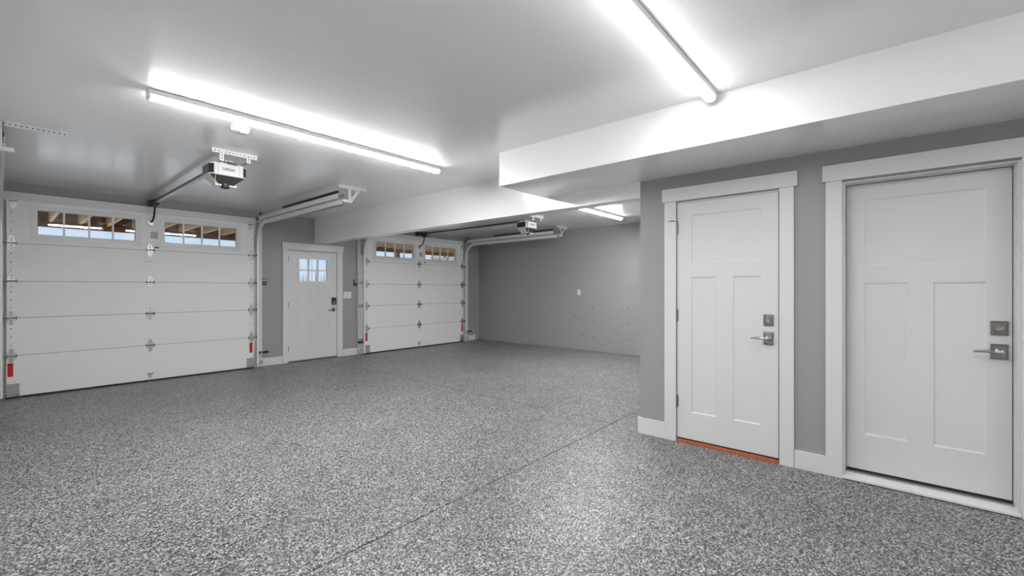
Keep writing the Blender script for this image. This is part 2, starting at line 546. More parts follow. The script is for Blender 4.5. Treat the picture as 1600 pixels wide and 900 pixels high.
# door nearest the corner
d1 = empty('door_1', (XB, 1.05, 0), 'white three panel house door over an orange wooden sill', kind='structure')
ps = [(.776, 1.325, 1.605, 2.033), (1.113, 1.325, .278, 1.483), (.776, .985, .278, 1.483)]
m = MB(); panelled(m, XB - .004, XB + .041, .6525, 1.447, .042, 2.143, ps)
m.build('leaf', 'door', d1)
for p in ps:
    panel_plate(d1, XB - .004, p)
cx = XB - .022
box('casing', 'trim', d1, cx, XB, 1.453, 1.558, 0, 2.166, bevel=.003)
box('casing', 'trim', d1, cx, XB, .547, .645, 0, 2.166, bevel=.003)
box('head_casing', 'trim', d1, cx - .010, XB, .524, 1.577, 2.166, 2.283, bevel=.003)
box('jamb', 'trim', d1, XB, XB + TB, 1.4535, 1.465, 0, 2.155)
box('jamb', 'trim', d1, XB, XB + TB, .635, .6455, 0, 2.155)
box('head_jamb', 'trim', d1, XB, XB + TB, .6455, 1.4535, 2.147, 2.155)
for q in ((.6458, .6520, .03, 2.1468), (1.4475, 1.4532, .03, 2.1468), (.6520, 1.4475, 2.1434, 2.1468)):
    MB().box(XB + .004, XB + .055, *q).build('shadow_gap_strip', 'rubber', d1)  # dark filler over the weather seal, drawing the shadow of the leaf gap
box('sill', 'orange', d1, XB - .012, XB + TB, .648, 1.451, 0, .028, bevel=.003)
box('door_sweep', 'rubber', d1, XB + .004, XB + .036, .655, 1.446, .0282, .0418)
for z in (1.92, 1.138, .365):
    hinge(d1, XB - .010, 1.4505, z)
ds = MB().cyl((XB - .012, 1.452, 1.985), (XB - .030, 1.485, 1.992), .005, 8).cyl((XB - .030, 1.485, 1.992), (XB - .022, 1.515, 1.990), .004, 8).cyl((XB - .012, 1.452, 1.985), (XB - .03, 1.43, 1.98), .003, 8)
ds.build('hinge_stop', 'nickel_dark', d1)
square_lock(d1, XB - .004, .7205, 1.127, .072, .092, 'bolt', 1.2)
square_lock(d1, XB - .004, .7205, .982, .072, .105, 'lever')
box('latch_plate', 'nickel_dark', d1, XB - .001, XB + .03, .6482, .6522, .93, 1.03)

# door closest to the viewer
d2 = empty('door_2', (XB, -.18, 0), 'white three panel house door set back above a pale ribbed threshold', kind='structure')
XD = 4.10
ps = [(-.480, .127, 1.544, 2.027), (-.112, .130, .317, 1.422), (-.480, -.234, .317, 1.422)]
m = MB(); panelled(m, XD, XD + .045, -.590, .2315, .060, 2.137, ps)
m.build('leaf', 'door', d2)
for p in ps:
    panel_plate(d2, XD, p)
cx = XB - .022
box('casing', 'trim', d2, cx, XB, .249, .348, 0, 2.166, bevel=.003)
box('casing', 'trim', d2, cx, XB, -.712, -.612, 0, 2.166, bevel=.003)
box('head_casing', 'trim', d2, cx - .010, XB, -.732, .368, 2.166, 2.283, bevel=.003)
box('jamb', 'trim', d2, XB - .006, XB + TB, .2375, .25, 0, 2.15)
box('jamb', 'trim', d2, XB - .006, XB + TB, -.612, -.597, 0, 2.15)
box('head_jamb', 'trim', d2, XB - .006, XB + TB, -.597, .2375, 2.144, 2.15)
box('stop_moulding', 'trim', d2, XB + .03, XD - .006, .2345, .2375, .046, 2.144, bevel=.001)
box('stop_moulding', 'trim', d2, XB + .03, XD - .006, -.597, -.5935, .046, 2.144, bevel=.001)
box('stop_moulding', 'trim', d2, XB + .03, XD - .006, -.5935, .2345, 2.1405, 2.144, bevel=.001)
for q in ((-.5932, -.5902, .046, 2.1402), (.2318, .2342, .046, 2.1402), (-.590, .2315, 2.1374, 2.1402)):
    MB().box(XD + .002, XD + .055, *q).build('shadow_gap_strip', 'rubber', d2)  # seal carried forward as a dark strip, standing in for the gap's shade
m = MB().prism([(XB - .022, .006), (XB - .022, .022), (XB + .06, .034), (XB + .075, .034), (XB + TB, .034), (XB + TB, .006)], 'y', -.610, .249)
th = m.build('threshold', 'white_plastic', d2, bevel=.002)
for k in range(70):
    y = -.600 + k * .0121
    if k == 0:
        rib = MB().prism([(y - .0022, .0), (y + .0022, .0), (y, .0018)], 'x', 0, .062)
        # lay the rib along the slope of the threshold top
        rb = MB()
        rb.v = [(XB - .004 + v[0], v[1], .0246 + v[0] * .146 + v[2]) for v in rib.v]; rb.f = rib.f
        r0 = rb.build('rib', 'white_plastic', th)
    else:
        c = r0.copy(); COL.objects.link(c); c.parent = th; c.location = (0, k * .0121, 0)
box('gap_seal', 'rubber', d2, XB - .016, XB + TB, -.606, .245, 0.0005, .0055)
box('threshold_bar', 'alu', d2, XB + .068, XD + .03, -.5965, .237, .0342, .045)
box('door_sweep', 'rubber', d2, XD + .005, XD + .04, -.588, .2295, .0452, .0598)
square_lock(d2, XD, -.5355, 1.129, .079, .092, 'bolt', -.45)
square_lock(d2, XD, -.5355, .981, .079, .098, 'lever')

# glazed entry door between the garage doors
d3 = empty('door_3', (3.98, YA, 0), 'white glazed entry door with six panes between the garage doors', kind='structure')
YF = YA - .004
x0, x1, z0, z1 = 3.508, 4.452, .030, 2.083
wx0, wx1, wz0, wz1 = 3.690, 4.275, 1.50, 1.965
ps = [(3.668, 3.925, .300, 1.362), (4.045, 4.285, .300, 1.362)]
m = MB()
hole = (wx0, wx1, wz0, wz1)
m.grid_wall('y', YF + .008, YF + .045, [x0, x1, wx0, wx1], [z0, z1, wz0, wz1], [hole])
xs = sorted({x0, x1, wx0, wx1, *[v for q in ps for v in q[:2]]}); zz = sorted({z0, z1, wz0, wz1, .300, 1.362})
m.grid_wall('y', YF, YF + .008, xs, zz, ps + [hole])
m.build('leaf', 'door', d3)
for p in ps:
    a0, a1, b0, b1 = p; w = .012
    vs = [(a0, YF + .0006, b0), (a1, YF + .0006, b0), (a1, YF + .0006, b1), (a0, YF + .0006, b1), (a0 + w, YF + .0065, b0 + w), (a1 - w, YF + .0065, b0 + w), (a1 - w, YF + .0065, b1 - w), (a0 + w, YF + .0065, b1 - w)]
    MB().add(vs, [(k, (k + 1) % 4, (k + 1) % 4 + 4, k + 4) for k in range(4)] + [(4, 5, 6, 7)]).build('panel', 'door', d3)
m = MB()
fw = .022
m.grid_wall('y', YF - .012, YF + .05, [wx0 - .012, wx1 + .012, wx0 + fw, wx1 - fw], [wz0 - .012, wz1 + .012, wz0 + fw, wz1 - fw], [(wx0 + fw, wx1 - fw, wz0 + fw, wz1 - fw)])
wf3 = m.build('window_frame', 'white_plastic', d3)
gx0, gx1, gz0, gz1 = wx0 + fw, wx1 - fw, wz0 + fw, wz1 - fw
px = [gx0 + (gx1 - gx0) * k / 3 for k in range(4)]
for k in (1, 2):
    MB().box(px[k] - .0135, px[k] + .0135, YF + .004, YF + .04, gz0, gz1).build('muntin', 'white_plastic', wf3)
zm = (gz0 + gz1) / 2 - .002
MB().box(gx0, gx1, YF + .005, YF + .039, zm - .011, zm + .011).build('muntin', 'white_plastic', wf3)
for k in range(3):
    for za, zb in ((gz0, zm), (zm, gz1)):
        MB().box(px[k], px[k + 1], YF + .020, YF + .023, za, zb).build('pane', 'glass', wf3)
box('casing', 'trim', d3, 3.41, 3.502, YA - .022, YA, 0, 2.105, bevel=.003)
box('casing', 'trim', d3, 4.458, 4.572, YA - .022, YA, 0, 2.105, bevel=.003)
box('head_casing', 'trim', d3, 3.395, 4.587, YA - .032, YA, 2.105, 2.235, bevel=.003)
box('jamb', 'trim', d3, 3.475, 3.502, YA, YA + .14, 0, 2.10)
box('jamb', 'trim', d3, 4.458, 4.485, YA, YA + .14, 0, 2.10)
box('head_jamb', 'trim', d3, 3.502, 4.458, YA, YA + .14, 2.089, 2.10)
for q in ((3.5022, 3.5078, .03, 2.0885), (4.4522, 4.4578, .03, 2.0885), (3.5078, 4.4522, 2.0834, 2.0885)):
    MB().box(q[0], q[1], YF + .004, YF + .055, q[2], q[3]).build('shadow_gap_strip', 'rubber', d3)  # dark strip filling the leaf gap so its shadow line shows
box('threshold', 'dark_metal', d3, 3.503, 4.457, YA - .03, YA + .13, 0, .016, bevel=.002)
box('door_sweep', 'alu', d3, 3.512, 4.448, YF - .003, YF + .03, .0162, .0298)
for z in (1.93, 1.07, .256):
    hinge(d3, 3.505, YA - .010, z, axis='x')
kp = MB().box(4.343, 4.430, YF - .032, YF, 1.055, 1.20).build('keypad_lock', 'charcoal', d3, bevel=.004)
MB().box(4.352, 4.421, YF - .0345, YF - .032, 1.125, 1.192).build('key_screen', 'black', kp)
MB().lathe((4.387, YF - .032, 1.090), (0, -1, 0), [(.027, 0), (.025, .012), (.010, .014)], 20).build('turn_ring', 'nickel', kp, smooth=True)
MB().box(4.380, 4.394, YF - .060, YF - .044, 1.072, 1.108).build('thumb_turn', 'dark_metal', kp)
hd = MB().box(4.349, 4.416, YF - .009, YF, .90, 1.016).build('handle', 'nickel', d3, bevel=.004)
MB().lathe((4.383, YF - .009, .955), (0, -1, 0), [(.024, 0), (.022, .01), (.013, .018), (.013, .05), (.006, .052)], 20).build('spindle', 'dark_metal', hd, smooth=True)
MB().tube([(4.383, YF - .055, .955), (4.34, YF - .058, .956), (4.30, YF - .055, .955), (4.268, YF - .052, .953)], [.009, .008, .008, .006], 10).build('lever', 'dark_metal', hd, smooth=True)
box('latch_plate', 'black', d3, 4.4525, 4.4578, YF - .002, YF + .03, .93, 1.0)

# ------------------------------------------------------------------ garage door
def hinge_plate(m, x, z, y, w=.037, h=.095):
    pts = [(x - .012, z + h), (x + .012, z + h), (x + w, z + .028), (x + w, z - .028), (x + .012, z - h), (x - .012, z - h), (x - w, z - .028), (x - w, z + .028)]
    m.prism(pts, 'y', y - .004, y)

def garage_door():
    t = empty('garage_door', (C1, YD, 0), 'white five section garage door of the first bay, four pane windows, closest to the viewer', 'garage door', 'sectional garage doors', kind='thing')
    L, R = C1 - HW, C1 + HW
    zs = [.022, .535, 1.010, 1.472, 1.950, 2.492]
    wins = [(C1 - 1.155, C1 - .157, 2.060, 2.402), (C1 + .157, C1 + 1.150, 2.060, 2.402)]
    for k in range(5):
        a, b = zs[k] + .002, zs[k + 1] - .002
        m = MB()
        if k == 4:
            m.grid_wall('y', YD, YD + .045, [L, R] + [v for w in wins for v in w[:2]], [a, b, 2.060, 2.402], wins)
        else:
            m.box(L, R, YD, YD + .045, a, b)
        m.build('section', 'steel_door', t, bevel=.0025 if k < 4 else 0, seg=1)
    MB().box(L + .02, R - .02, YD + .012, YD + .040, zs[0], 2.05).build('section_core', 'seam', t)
    MB().box(L - .01, R + .01, YD + .004, YD + .046, .001, .0235).build('bottom_seal', 'rubber', t, bevel=.004)
    for w in wins:
        x0, x1, z0, z1 = w
        e = .055
        m = MB().grid_wall('y', YD - .012, YD + .05, [x0 - .03, x1 + .03, x0 + .012, x1 - .012], [z0 - .03, z1 + .03, z0 + .012, z1 - .012], [(x0 + .012, x1 - .012, z0 + .012, z1 - .012)])
        f = m.build('window_frame', 'white_plastic', t)
        m = MB().grid_wall('y', YD - .005, YD, [x0 - e, x1 + e, x0 - .03, x1 + .03], [z0 - e, z1 + e, z0 - .03, z1 + .03], [(x0 - .03, x1 + .03, z0 - .03, z1 + .03)])
        m.build('frame_lip', 'white_plastic', f)
        a0, a1 = x0 + .012, x1 - .012
        c0, c1 = z0 + .012, z1 - .012
        MB().grid_wall('y', YD + .012, YD + .03, [a0, a1, a0 + .007, a1 - .007], [c0, c1, c0 + .007, c1 - .007], [(a0 + .007, a1 - .007, c0 + .007, c1 - .007)]).build('gasket', 'grey_plastic', f)
        for k in (1, 2, 3):
            x = a0 + (a1 - a0) * k / 4
            MB().box(x - .010, x + .010, YD + .008, YD + .034, c0, c1).build('muntin', 'white_plastic', f)
        for k in range(4):
            MB().box(a0 + (a1 - a0) * k / 4, a0 + (a1 - a0) * (k + 1) / 4, YD + .018, YD + .022, c0, c1).build('pane', 'glass', f)
    for x0, x1 in ((L, L + .075), (R - .075, R)):                                  # end stiles with their screws
        for k in range(5):
            s = MB().box(x0, x1, YD - .0025, YD, zs[k] + .004, zs[k + 1] - .004).build('end_stile', 'steel_door', t)
            sc = MB()
            for q in (.28, .5, .72):
                zc = zs[k] + (zs[k + 1] - zs[k]) * q
                sc.lathe(((x0 + x1) / 2, YD - .0025, zc), (0, -1, 0), [(.0065, 0), (.004, .003)], 8)
            sc.build('screw', 'dark_metal', s)
    for k in range(1, 5):                                                           # hinges on every seam
        z = zs[k]
        for x, side in ((L + .040, -1), (C1, 0), (R - .040, 1)):
            m = MB()
            hinge_plate(m, x, z, YD - .0026)
            hp = m.build('hinge', 'galv', t)
            MB().cyl((x - .044, YD - .014, z), (x + .044, YD - .014, z), .0065, 8).box(x - .047, x - .041, YD - .022, YD - .004, z - .022, z + .022).box(x + .041, x + .047, YD - .022, YD - .004, z - .022, z + .022).build('knuckle', 'dark_metal', hp)
            sc = MB()
            for dz in (-.068, -.036, .036, .068):
                sc.lathe((x, YD - .0066, z + dz), (0, -1, 0), [(.007, 0), (.0045, .004)], 8)
            sc.build('screw', 'dark_metal', hp)
            if side:
                xe = (L - .040) if side < 0 else (R + .040)
                MB().cyl((x - side * .045, YD - .034, z), (xe, YD - .034, z), .0055, 8).build('roller_stem', 'galv_dull', hp)
                MB().cyl((xe - .012, YD - .034, z), (xe + .012, YD - .034, z), .020, 16).build('roller', 'charcoal', hp, smooth=True)
    for x, side in ((L + .055, -1), (R - .055, 1)):                                 # bottom brackets, top brackets, warning labels
        b = MB().box(x - .055, x + .055, YD - .007, YD - .0027, .030, .185).build('bottom_bracket', 'galv_dull', t, bevel=.001)
        sc = MB()
        for dx, dz in ((-.03, .05), (.025, .06), (-.03, .13), (.025, .14)):
            sc.lathe((x + dx, YD - .007, .02 + dz), (0, -1, 0), [(.008, 0), (.005, .005)], 8)
        sc.build('bolt', 'galv', b)
        MB().cyl((x - side * .06, YD - .034, .072), (x + side * .085, YD - .034, .072), .006, 8).build('roller_stem', 'galv', b)
        tb = MB().prism([(x - .032, 2.478), (x + .032, 2.478), (x + .032, 2.42), (x + .01, 2.385), (x - .01, 2.385), (x - .032, 2.42)], 'y', YD - .007, YD - .0027).build('top_bracket', 'galv', t)
        MB().box(x - .035, x + .035, YD - .06, YD - .003, 2.474, 2.480).build('bracket_shelf', 'galv_dull', tb)
        lx = L + .033 if side < 0 else R - .045
        lab = MB().box(lx - .024, lx + .024, YD - .0036, YD - .0027, .275, .445).build('warning_label', 'red', t)
        tag(lab, 'red warning label')
        MB().box(lx - .024, lx + .024, YD - .0040, YD - .0036, .418, .443).build('label_band', 'red_dark', lab)
    MB().box(L - .008, L, YD + .002, YD + .03, .19, .30).build('edge_tag', M['tan_cord'], t)
    # pull handle, rating plate, key slot
    h = MB().prism([(C1 - .03, .125), (C1 + .03, .125), (C1 + .02, .085), (C1 + .012, .055), (C1 - .012, .055), (C1 - .02, .085)], 'y', YD - .008, YD).build('lift_handle', 'galv', t)
    MB().box(C1 - .034, C1 + .034, YD - .034, YD - .006, .112, .126).build('handle_lip', 'galv_dull', h)
    p = MB().box(C1 + .005, C1 + .092, YD - .003, YD, 2.125, 2.225).build('rating_plate', 'grey_plastic', t)
    MB().box(C1 + .003, C1 + .094, YD - .004, YD, 2.225, 2.252).build('plate_head', 'white_plastic', p)
    m = MB()
    for dx in (-.05, -.02, .01, .045):
        m.box(C1 + dx - .006, C1 + dx + .006, YD - .003, YD, 1.775, 1.783)
    m.build('screw', 'dark_metal', t)
    ab = MB().prism([(C1 - .04, 2.37), (C1 + .03, 2.40), (C1 + .035, 2.33), (C1, 2.305), (C1 - .03, 2.33)], 'y', YD - .03, YD).build('arm_bracket', 'galv', t, bevel=.002)
    return t
gd = garage_door()
gd2 = copy_tree(gd, (OFF2, 0, 0), label='white five section garage door of the second bay, beyond the dropped beam')

# ------------------------------------------------------------------ tracks
def track(side):
    # side +1: on the right of the door, -1: on the left
    xt = C1 + side * (HW + .042)
    t = empty('door_track', (xt, YD - .034, 0), '', 'door track', 'galvanised garage door tracks')
    s = side
    prof = [(-s * .012, -.030), (s * .016, -.030), (s * .016, .030), (-s * .012, .030), (-s * .012, .024), (s * .012, .024), (s * .012, -.024), (-s * .012, -.024)]
    yv = YD - .034
    R = .36
    zc = 2.145
    path = [(yv, .03), (yv, 1.0), (yv, zc)]
    MB().sweep_yz(xt, path, prof).build('vertical_track', 'zinc', t)
    path = [(yv - R + R * math.cos(a), zc + R * math.sin(a)) for a in [math.pi / 2 * k / 12 for k in range(13)]]
    path += [(7.0, zc + R + .004), (5.44, zc + R + .012)]
    MB().sweep_yz(xt, path, prof).build('curved_track', 'zinc', t, smooth=True)
    zu = zc + R + .085
    MB().sweep_yz(xt, [(8.31, zu - .03), (8.18, zu - .006), (8.0, zu), (5.55, zu + .012)], prof).build('upper_track', 'zinc', t)
    MB().box(xt + s * .016, xt + s * .020, 5.36, 8.30, zc + R - .030, zc + R - .026).box(xt + s * .016, xt + s * .020, 5.40, 8.2, zc + R - .04, zu + .03).build('track_angle', 'galv_dull', t)
    # flag bracket in the corner, jamb brackets, foot
    MB().prism([(YA - .056, 2.08), (YD - .05, 2.08), (YD - .05, 2.36), (YD - .12, 2.60), (YA - .056, 2.60)], 'x', xt + s * .0165, xt + s * .0205).build('flag_bracket', 'galv', t)
    MB().cyl((xt - s * .01, 8.30, zu), (xt + s * .05, 8.30, zu), .035, 18).build('cable_drum', 'dark_metal', t, smooth=True)
    for z in (.30, 1.02, 1.50):
        b = MB().box(xt + s * .016, xt + s * .020, YD - .05, YA - .055, z - .028, z + .028).box(xt + s * .016, xt + s * .075, YA - .060, YA - .056, z - .028, z + .028).build('jamb_bracket', 'galv', t)
        MB().lathe((xt + s * .05, YA - .060, z), (0, -1, 0), [(.009, 0), (.006, .005)], 8).build('bolt', 'dark_metal', b)
    b = MB().box(xt + s * .016, xt + s * .090, YD - .045, YD - .040, .06, .135).box(xt + s * .016, xt + s * .020, YD - .045, YA - .056, .06, .135).build('foot_bracket', 'galv', t)
    MB().lathe((xt + s * .06, YD - .045, .1), (0, -1, 0), [(.010, 0), (.007, .006)], 8).build('bolt', 'dark_metal', b)
    MB().cyl((xt - s * .02, YD - .045, .08), (xt - s * .018, 8.29, 2.5), .0022, 6).build('lift_cable', 'galv_dull', t)
    return t
tr = track(1); tr['label'] = 'galvanised track beside the entry door, serving the first bay'
tl = track(-1); tl['label'] = 'galvanised track at the left edge, serving the first bay'
copy_tree(tl, (OFF2, 0, 0), label='galvanised track left of the second garage door, behind the beam')
copy_tree(tr, (OFF2, 0, 0), label='galvanised track right of the second garage door, near the far corner')

def spring(side):
    x = C1 + side * (HW + .055)
    z = 2.665
    pr = []
    y0, y1 = 5.47, 7.2
    n = 150
    for k in range(n + 1):
        pr.append((.0155 + .003 * (k % 2), (y1 - y0) * k / n))
    t = empty('extension_spring', (x, y0, z), '', 'spring', 'black door springs')
    MB().lathe((x, y0 + .08, z), (0, 1, 0), pr, 10).build('coil', 'black', t)
    MB().tube([(x, y0 + .09, z), (x, y0 + .04, z + .01), (x, y0 - .02, z)], .005, 6).build('end_hook', 'galv_dull', t)
    MB().tube([(x, y1 + .07, z), (x, 8.2, z)], .003, 6).build('cable', 'galv_dull', t)
    p = MB().lathe((x - .008, 8.2, z), (1, 0, 0), [(.030, 0), (.024, .008), (.030, .016)], 16).build('pulley', 'dark_metal', t)
    return t
s1 = spring(1); s1['label'] = 'black coil spring above the door track beside the entry door'
s2 = spring(-1); s2['label'] = 'black coil spring along the track at the left edge'
copy_tree(s2, (OFF2, 0, 0), label='black coil spring above the left track of the second bay')
copy_tree(s1, (OFF2, 0, 0), label='black coil spring above the right track of the second bay')

# ------------------------------------------------------------------ perforated hangers
def strap(m, p0, p1, w, t, wdir):
    # flat strap from p0 to p1; w its width along wdir
    p0, p1, wd = Vector(p0), Vector(p1), Vector(wdir).normalized()
    d = (p1 - p0).normalized()
    n = d.cross(wd).normalized()
    vs = []
    for p in (p0, p1):
        for a, b in ((-1, -1), (1, -1), (1, 1), (-1, 1)):
            vs.append(p + wd * (a * w / 2) + n * (b * t / 2))
    m.add(vs, [(0, 1, 2, 3), (7, 6, 5, 4), (0, 4, 5, 1), (1, 5, 6, 2), (2, 6, 7, 3), (3, 7, 4, 0)])
    return m

def holes(parent, p0, p1, n, r, face):
    # dark punched slots, set just proud of the strap's face
    p0, p1 = Vector(p0), Vector(p1)
    f = Vector(face).normalized()
    m = MB()
    for k in range(n):
        p = p0 + (p1 - p0) * ((k + .5) / n)
        m.lathe(p, f, [(r, 0), (r, .0006)], 8)
    return m.build('punched_holes', 'seam', parent)

def track_hanger(xa, xb, xd, zb, side, brace=True):
    y = 5.40
    t = empty('track_hanger', (xd, y, ZC), '', 'hanger', 'white perforated track hangers')
    m = MB().box(xa, xb, y - .002, y + .002, ZC - .040, ZC).box(xa, xb, y, y + .035, ZC - .004, ZC)
    a = m.build('ceiling_angle', 'white_metal', t)
    holes(a, (xa + .01, y - .002, ZC - .022), (xb - .01, y - .002, ZC - .022), 13, .0055, (0, -1, 0))
    m = MB().box(xd - .020, xd + .020, y - .006, y - .002, zb, ZC - .004).box(xd + .016, xd + .020, y - .006, y + .03, zb, ZC - .004)
    a = m.build('drop_angle', 'white_metal', t)
    holes(a, (xd, y - .006, zb + .01), (xd, y - .006, ZC - .02), 7, .0055, (0, -1, 0))
    if brace:
        m = strap(MB(), (xd + .015, y - .010, zb + .02), (xd + .135 * side, y - .010, ZC - .02), .036, .004, (math.cos(.95), 0, -math.sin(.95) * side))
        a = m.build('diagonal_brace', 'white_metal', t)
        holes(a, (xd + .03, y - .0122, zb + .04), (xd + .13 * side, y - .0122, ZC - .03), 6, .0055, (0, -1, 0))
    m = MB().box(xd - .1 if side > 0 else xd - .03, xd + .03 if side > 0 else xd + .08, y - .012, y - .007, zb - .005, zb + .030)
    m.build('cross_strap', 'white_metal', t)
    return t
h1 = track_hanger(2.875, 3.272, 3.024, 2.515, 1); h1['label'] = 'white perforated ceiling hanger with diagonal brace, near the entry door'
h2 = track_hanger(-.02, .405, .012, 2.49, -1, brace=False); h2['label'] = 'white perforated ceiling hanger at the left edge'
copy_tree(h1, (OFF2, 0, 0), label='white perforated ceiling hanger with brace in the second bay')

# ------------------------------------------------------------------ door openers
def opener():
    t = empty('door_opener', (1.495, 5.08, ZC), '', 'door opener', 'ceiling door openers')
    x0, x1 = 1.335, 1.660
    y0, y1 = 4.975, 5.235
    zt, zb = 2.612, 2.497
    ch = .040
    poly = [(x0 + ch, y0), (x1 - ch, y0), (x1, y0 + ch), (x1, y1 - .02), (x1 - .02, y1), (x0 + .02, y1), (x0, y1 - .02), (x0, y0 + ch)]
    hs = MB().prism(poly, 'z', zb, zt).build('housing', 'opener_white', t, bevel=.004)
    MB().prism([(x0 + .03, y0 + .03), (x1 - .03, y0 + .03), (x1 - .03, y1 - .03), (x0 + .03, y1 - .03)], 'z', zt, zt + .012).build('top_plate', 'galv', hs)
    for x in (x0 + ch + .028, x1 - ch - .028):
        MB().box(x - .0012, x + .0012, y0 - .0006, y0 + .004, zb + .004, zt - .004).build('panel_groove', 'seam', hs)
    # dark vents wrapping the front corners and sides
    for sx, xa in ((1, x0), (-1, x1)):
        pts = [(xa + sx * (ch - .006), y0 + .004), (xa + sx * .0006, y0 + ch - .002), (xa - sx * .0014, y0 + ch), (xa - sx * .0014, y1 - .022), (xa + sx * .004, y1 - .022), (xa + sx * .004, y0 + ch + .002), (xa + sx * (ch - .002), y0 + .008)]
        MB().prism(pts, 'z', zb + .014, zt - .012).build('side_vent', 'gloss_black', hs)
        s = MB()
        for k in range(6):
            z = zb + .024 + k * .014
            s.box(xa - sx * .0022, xa, y0 + ch + .03, y1 - .05, z - .0018, z + .0018)
        s.build('vent_fins', 'black', hs)
    # brand plate on the front
    MB().box(1.440, 1.552, y0 - .0014, y0, 2.546, 2.574).build('brand_plate', 'black', hs)
    MB().box(1.4425, 1.5495, y0 - .0018, y0 - .001, 2.5485, 2.5715).build('brand_field', 'opener_white', hs)
    text('brand_lettering', 'black', hs, 'LiftMaster', .0245, (1.496, y0 - .0022, 2.560), (math.pi / 2, 0, 0))
    # tapered dark underside with lamp lenses and the round motion eye
    lo = MB().frustum((x0 + .012, x1 - .012, y0 + .004, y1 - .006, zb), (x0 + .095, x1 - .095, y0 + .075, y1 - .05, zb - .075)).build('lower_cover', 'charcoal', t, bevel=.003)
    for sx, xa in ((1, x0), (-1, x1)):
        o = [(xa + sx * .006, y0 + .045, zb - .002), (xa + sx * .006, y1 - .01, zb - .002), (xa + sx * .092, y1 - .052, zb - .079), (xa + sx * .092, y0 + .080, zb - .079)]
        i = [(p[0] + sx * .012, p[1], p[2] + .012) for p in o]
        MB().add(o + i, [(0, 1, 2, 3), (7, 6, 5, 4), (0, 4, 5, 1), (1, 5, 6, 2), (2, 6, 7, 3), (3, 7, 4, 0)]).build('lamp_lens', 'lens', lo)
        MB().box(min(xa + sx * .07, xa + sx * .135), max(xa + sx * .07, xa + sx * .135), y0 + .085, y1 - .05, zb - .088, zb - .074).build('lens_foot', 'lens', lo)
    MB().lathe((1.490, y0 + .100, zb - .068), (0, 0, -1), [(.036, 0), (.036, .036), (.030, .046), (.010, .049)], 24).build('motion_eye', 'black', lo, smooth=True)
    # rail to the header, with trolley and the curved arm
    rz = 2.648
    rl = MB().box(1.484, 1.514, y1 - .06, 8.335, rz - .018, rz + .018).build('rail', 'dark_metal', t)
    MB().box(1.474, 1.524, y1 - .06, 8.335, rz - .024, rz - .018).build('rail_flange', 'galv', t)
    MB().box(1.470, 1.528, y1 - .10, y1 + .02, 2.606, rz + .022).build('rail_saddle', 'galv', t)
    MB().box(1.468, 1.530, 8.26, YA - .004, rz - .02, rz + .05).build('header_bracket', 'dark_metal', t)
    MB().box(1.462, 1.536, 8.05, 8.24, rz - .045, rz + .024).box(1.475, 1.523, 8.10, 8.20, rz - .075, rz - .045).build('trolley', 'black', t, bevel=.004)
    MB().tube([(1.499, 8.14, rz - .055), (1.499, 8.17, 2.50), (1.496, 8.20, 2.42), (1.490, 8.25, 2.378), (1.482, 8.315, 2.365)], .0125, 10).build('door_arm', 'black', t, smooth=True)
    rc = MB().cyl((1.520, 8.15, rz - .06), (1.520, 8.15, 1.985), .0022, 6).build('release_cord', 'tan_cord', t)
    MB().box(1.496, 1.545, 8.142, 8.158, 1.972, 1.988).build('release_handle', M['red_dark'], rc)
    pc = MB().tube([(1.385, y0 + .02, zb - .004), (1.380, y0 + .005, zb - .03), (1.379, y0, zb - .10)], .0026, 6).build('antenna_wire', 'tan_cord', t)
    # ceiling angle, two drops, side struts, loose wiring
    a = MB().box(1.330, 1.725, 4.898, 4.902, ZC - .042, ZC).box(1.330, 1.725, 4.90, 4.94, ZC - .004, ZC).build('ceiling_angle', 'white_metal', t)
    holes(a, (1.34, 4.898, ZC - .022), (1.715, 4.898, ZC - .022), 12, .006, (0, -1, 0))
    for x, zl in ((1.412, 2.618), (1.645, 2.640)):
        b = MB().box(x - .018, x + .018, 4.892, 4.896, zl, ZC - .01).build('drop_strap', 'white_metal', t)
        holes(b, (x, 4.892, zl + .01), (x, 4.892, ZC - .02), 3, .006, (0, -1, 0))
    st = strap(MB(), (1.412, 4.90, 2.635), (1.400, 5.10, 2.618), .022, .003, (1, 0, 0)).build('side_strut', 'galv', t)
    st = strap(MB(), (1.645, 4.90, 2.655), (1.60, 5.06, 2.618), .022, .003, (1, 0, 0)).build('side_strut', 'galv', t)
    random.seed(3)
    for k in range(3):
        pts = []
        for q in range(9):
            pts.append((1.395 + .022 * q + random.uniform(-.004, .004), 4.955 + .012 * k + random.uniform(-.01, .01), 2.632 + .012 * math.sin(q * 1.3 + k * 2) - .002 * q + .004 * k))
        MB().tube(pts, .0032, 6).build('wire', 'black', t, smooth=True)
    MB().tube([(1.39, 4.96, 2.628), (1.40, 4.95, 2.648), (1.43, 4.955, 2.645), (1.42, 4.965, 2.628), (1.46, 4.97, 2.638), (1.52, 4.97, 2.645), (1.55, 4.98, 2.632), (1.58, 4.99, 2.622)], .0036, 6).build('wire', 'white_plastic', t, smooth=True)
    return t
op = opener(); op['label'] = 'white and black ceiling opener with rail over the first garage door'
copy_tree(op, (OFF2, .02, 0), label='white and black ceiling opener with rail seen beneath the beam')

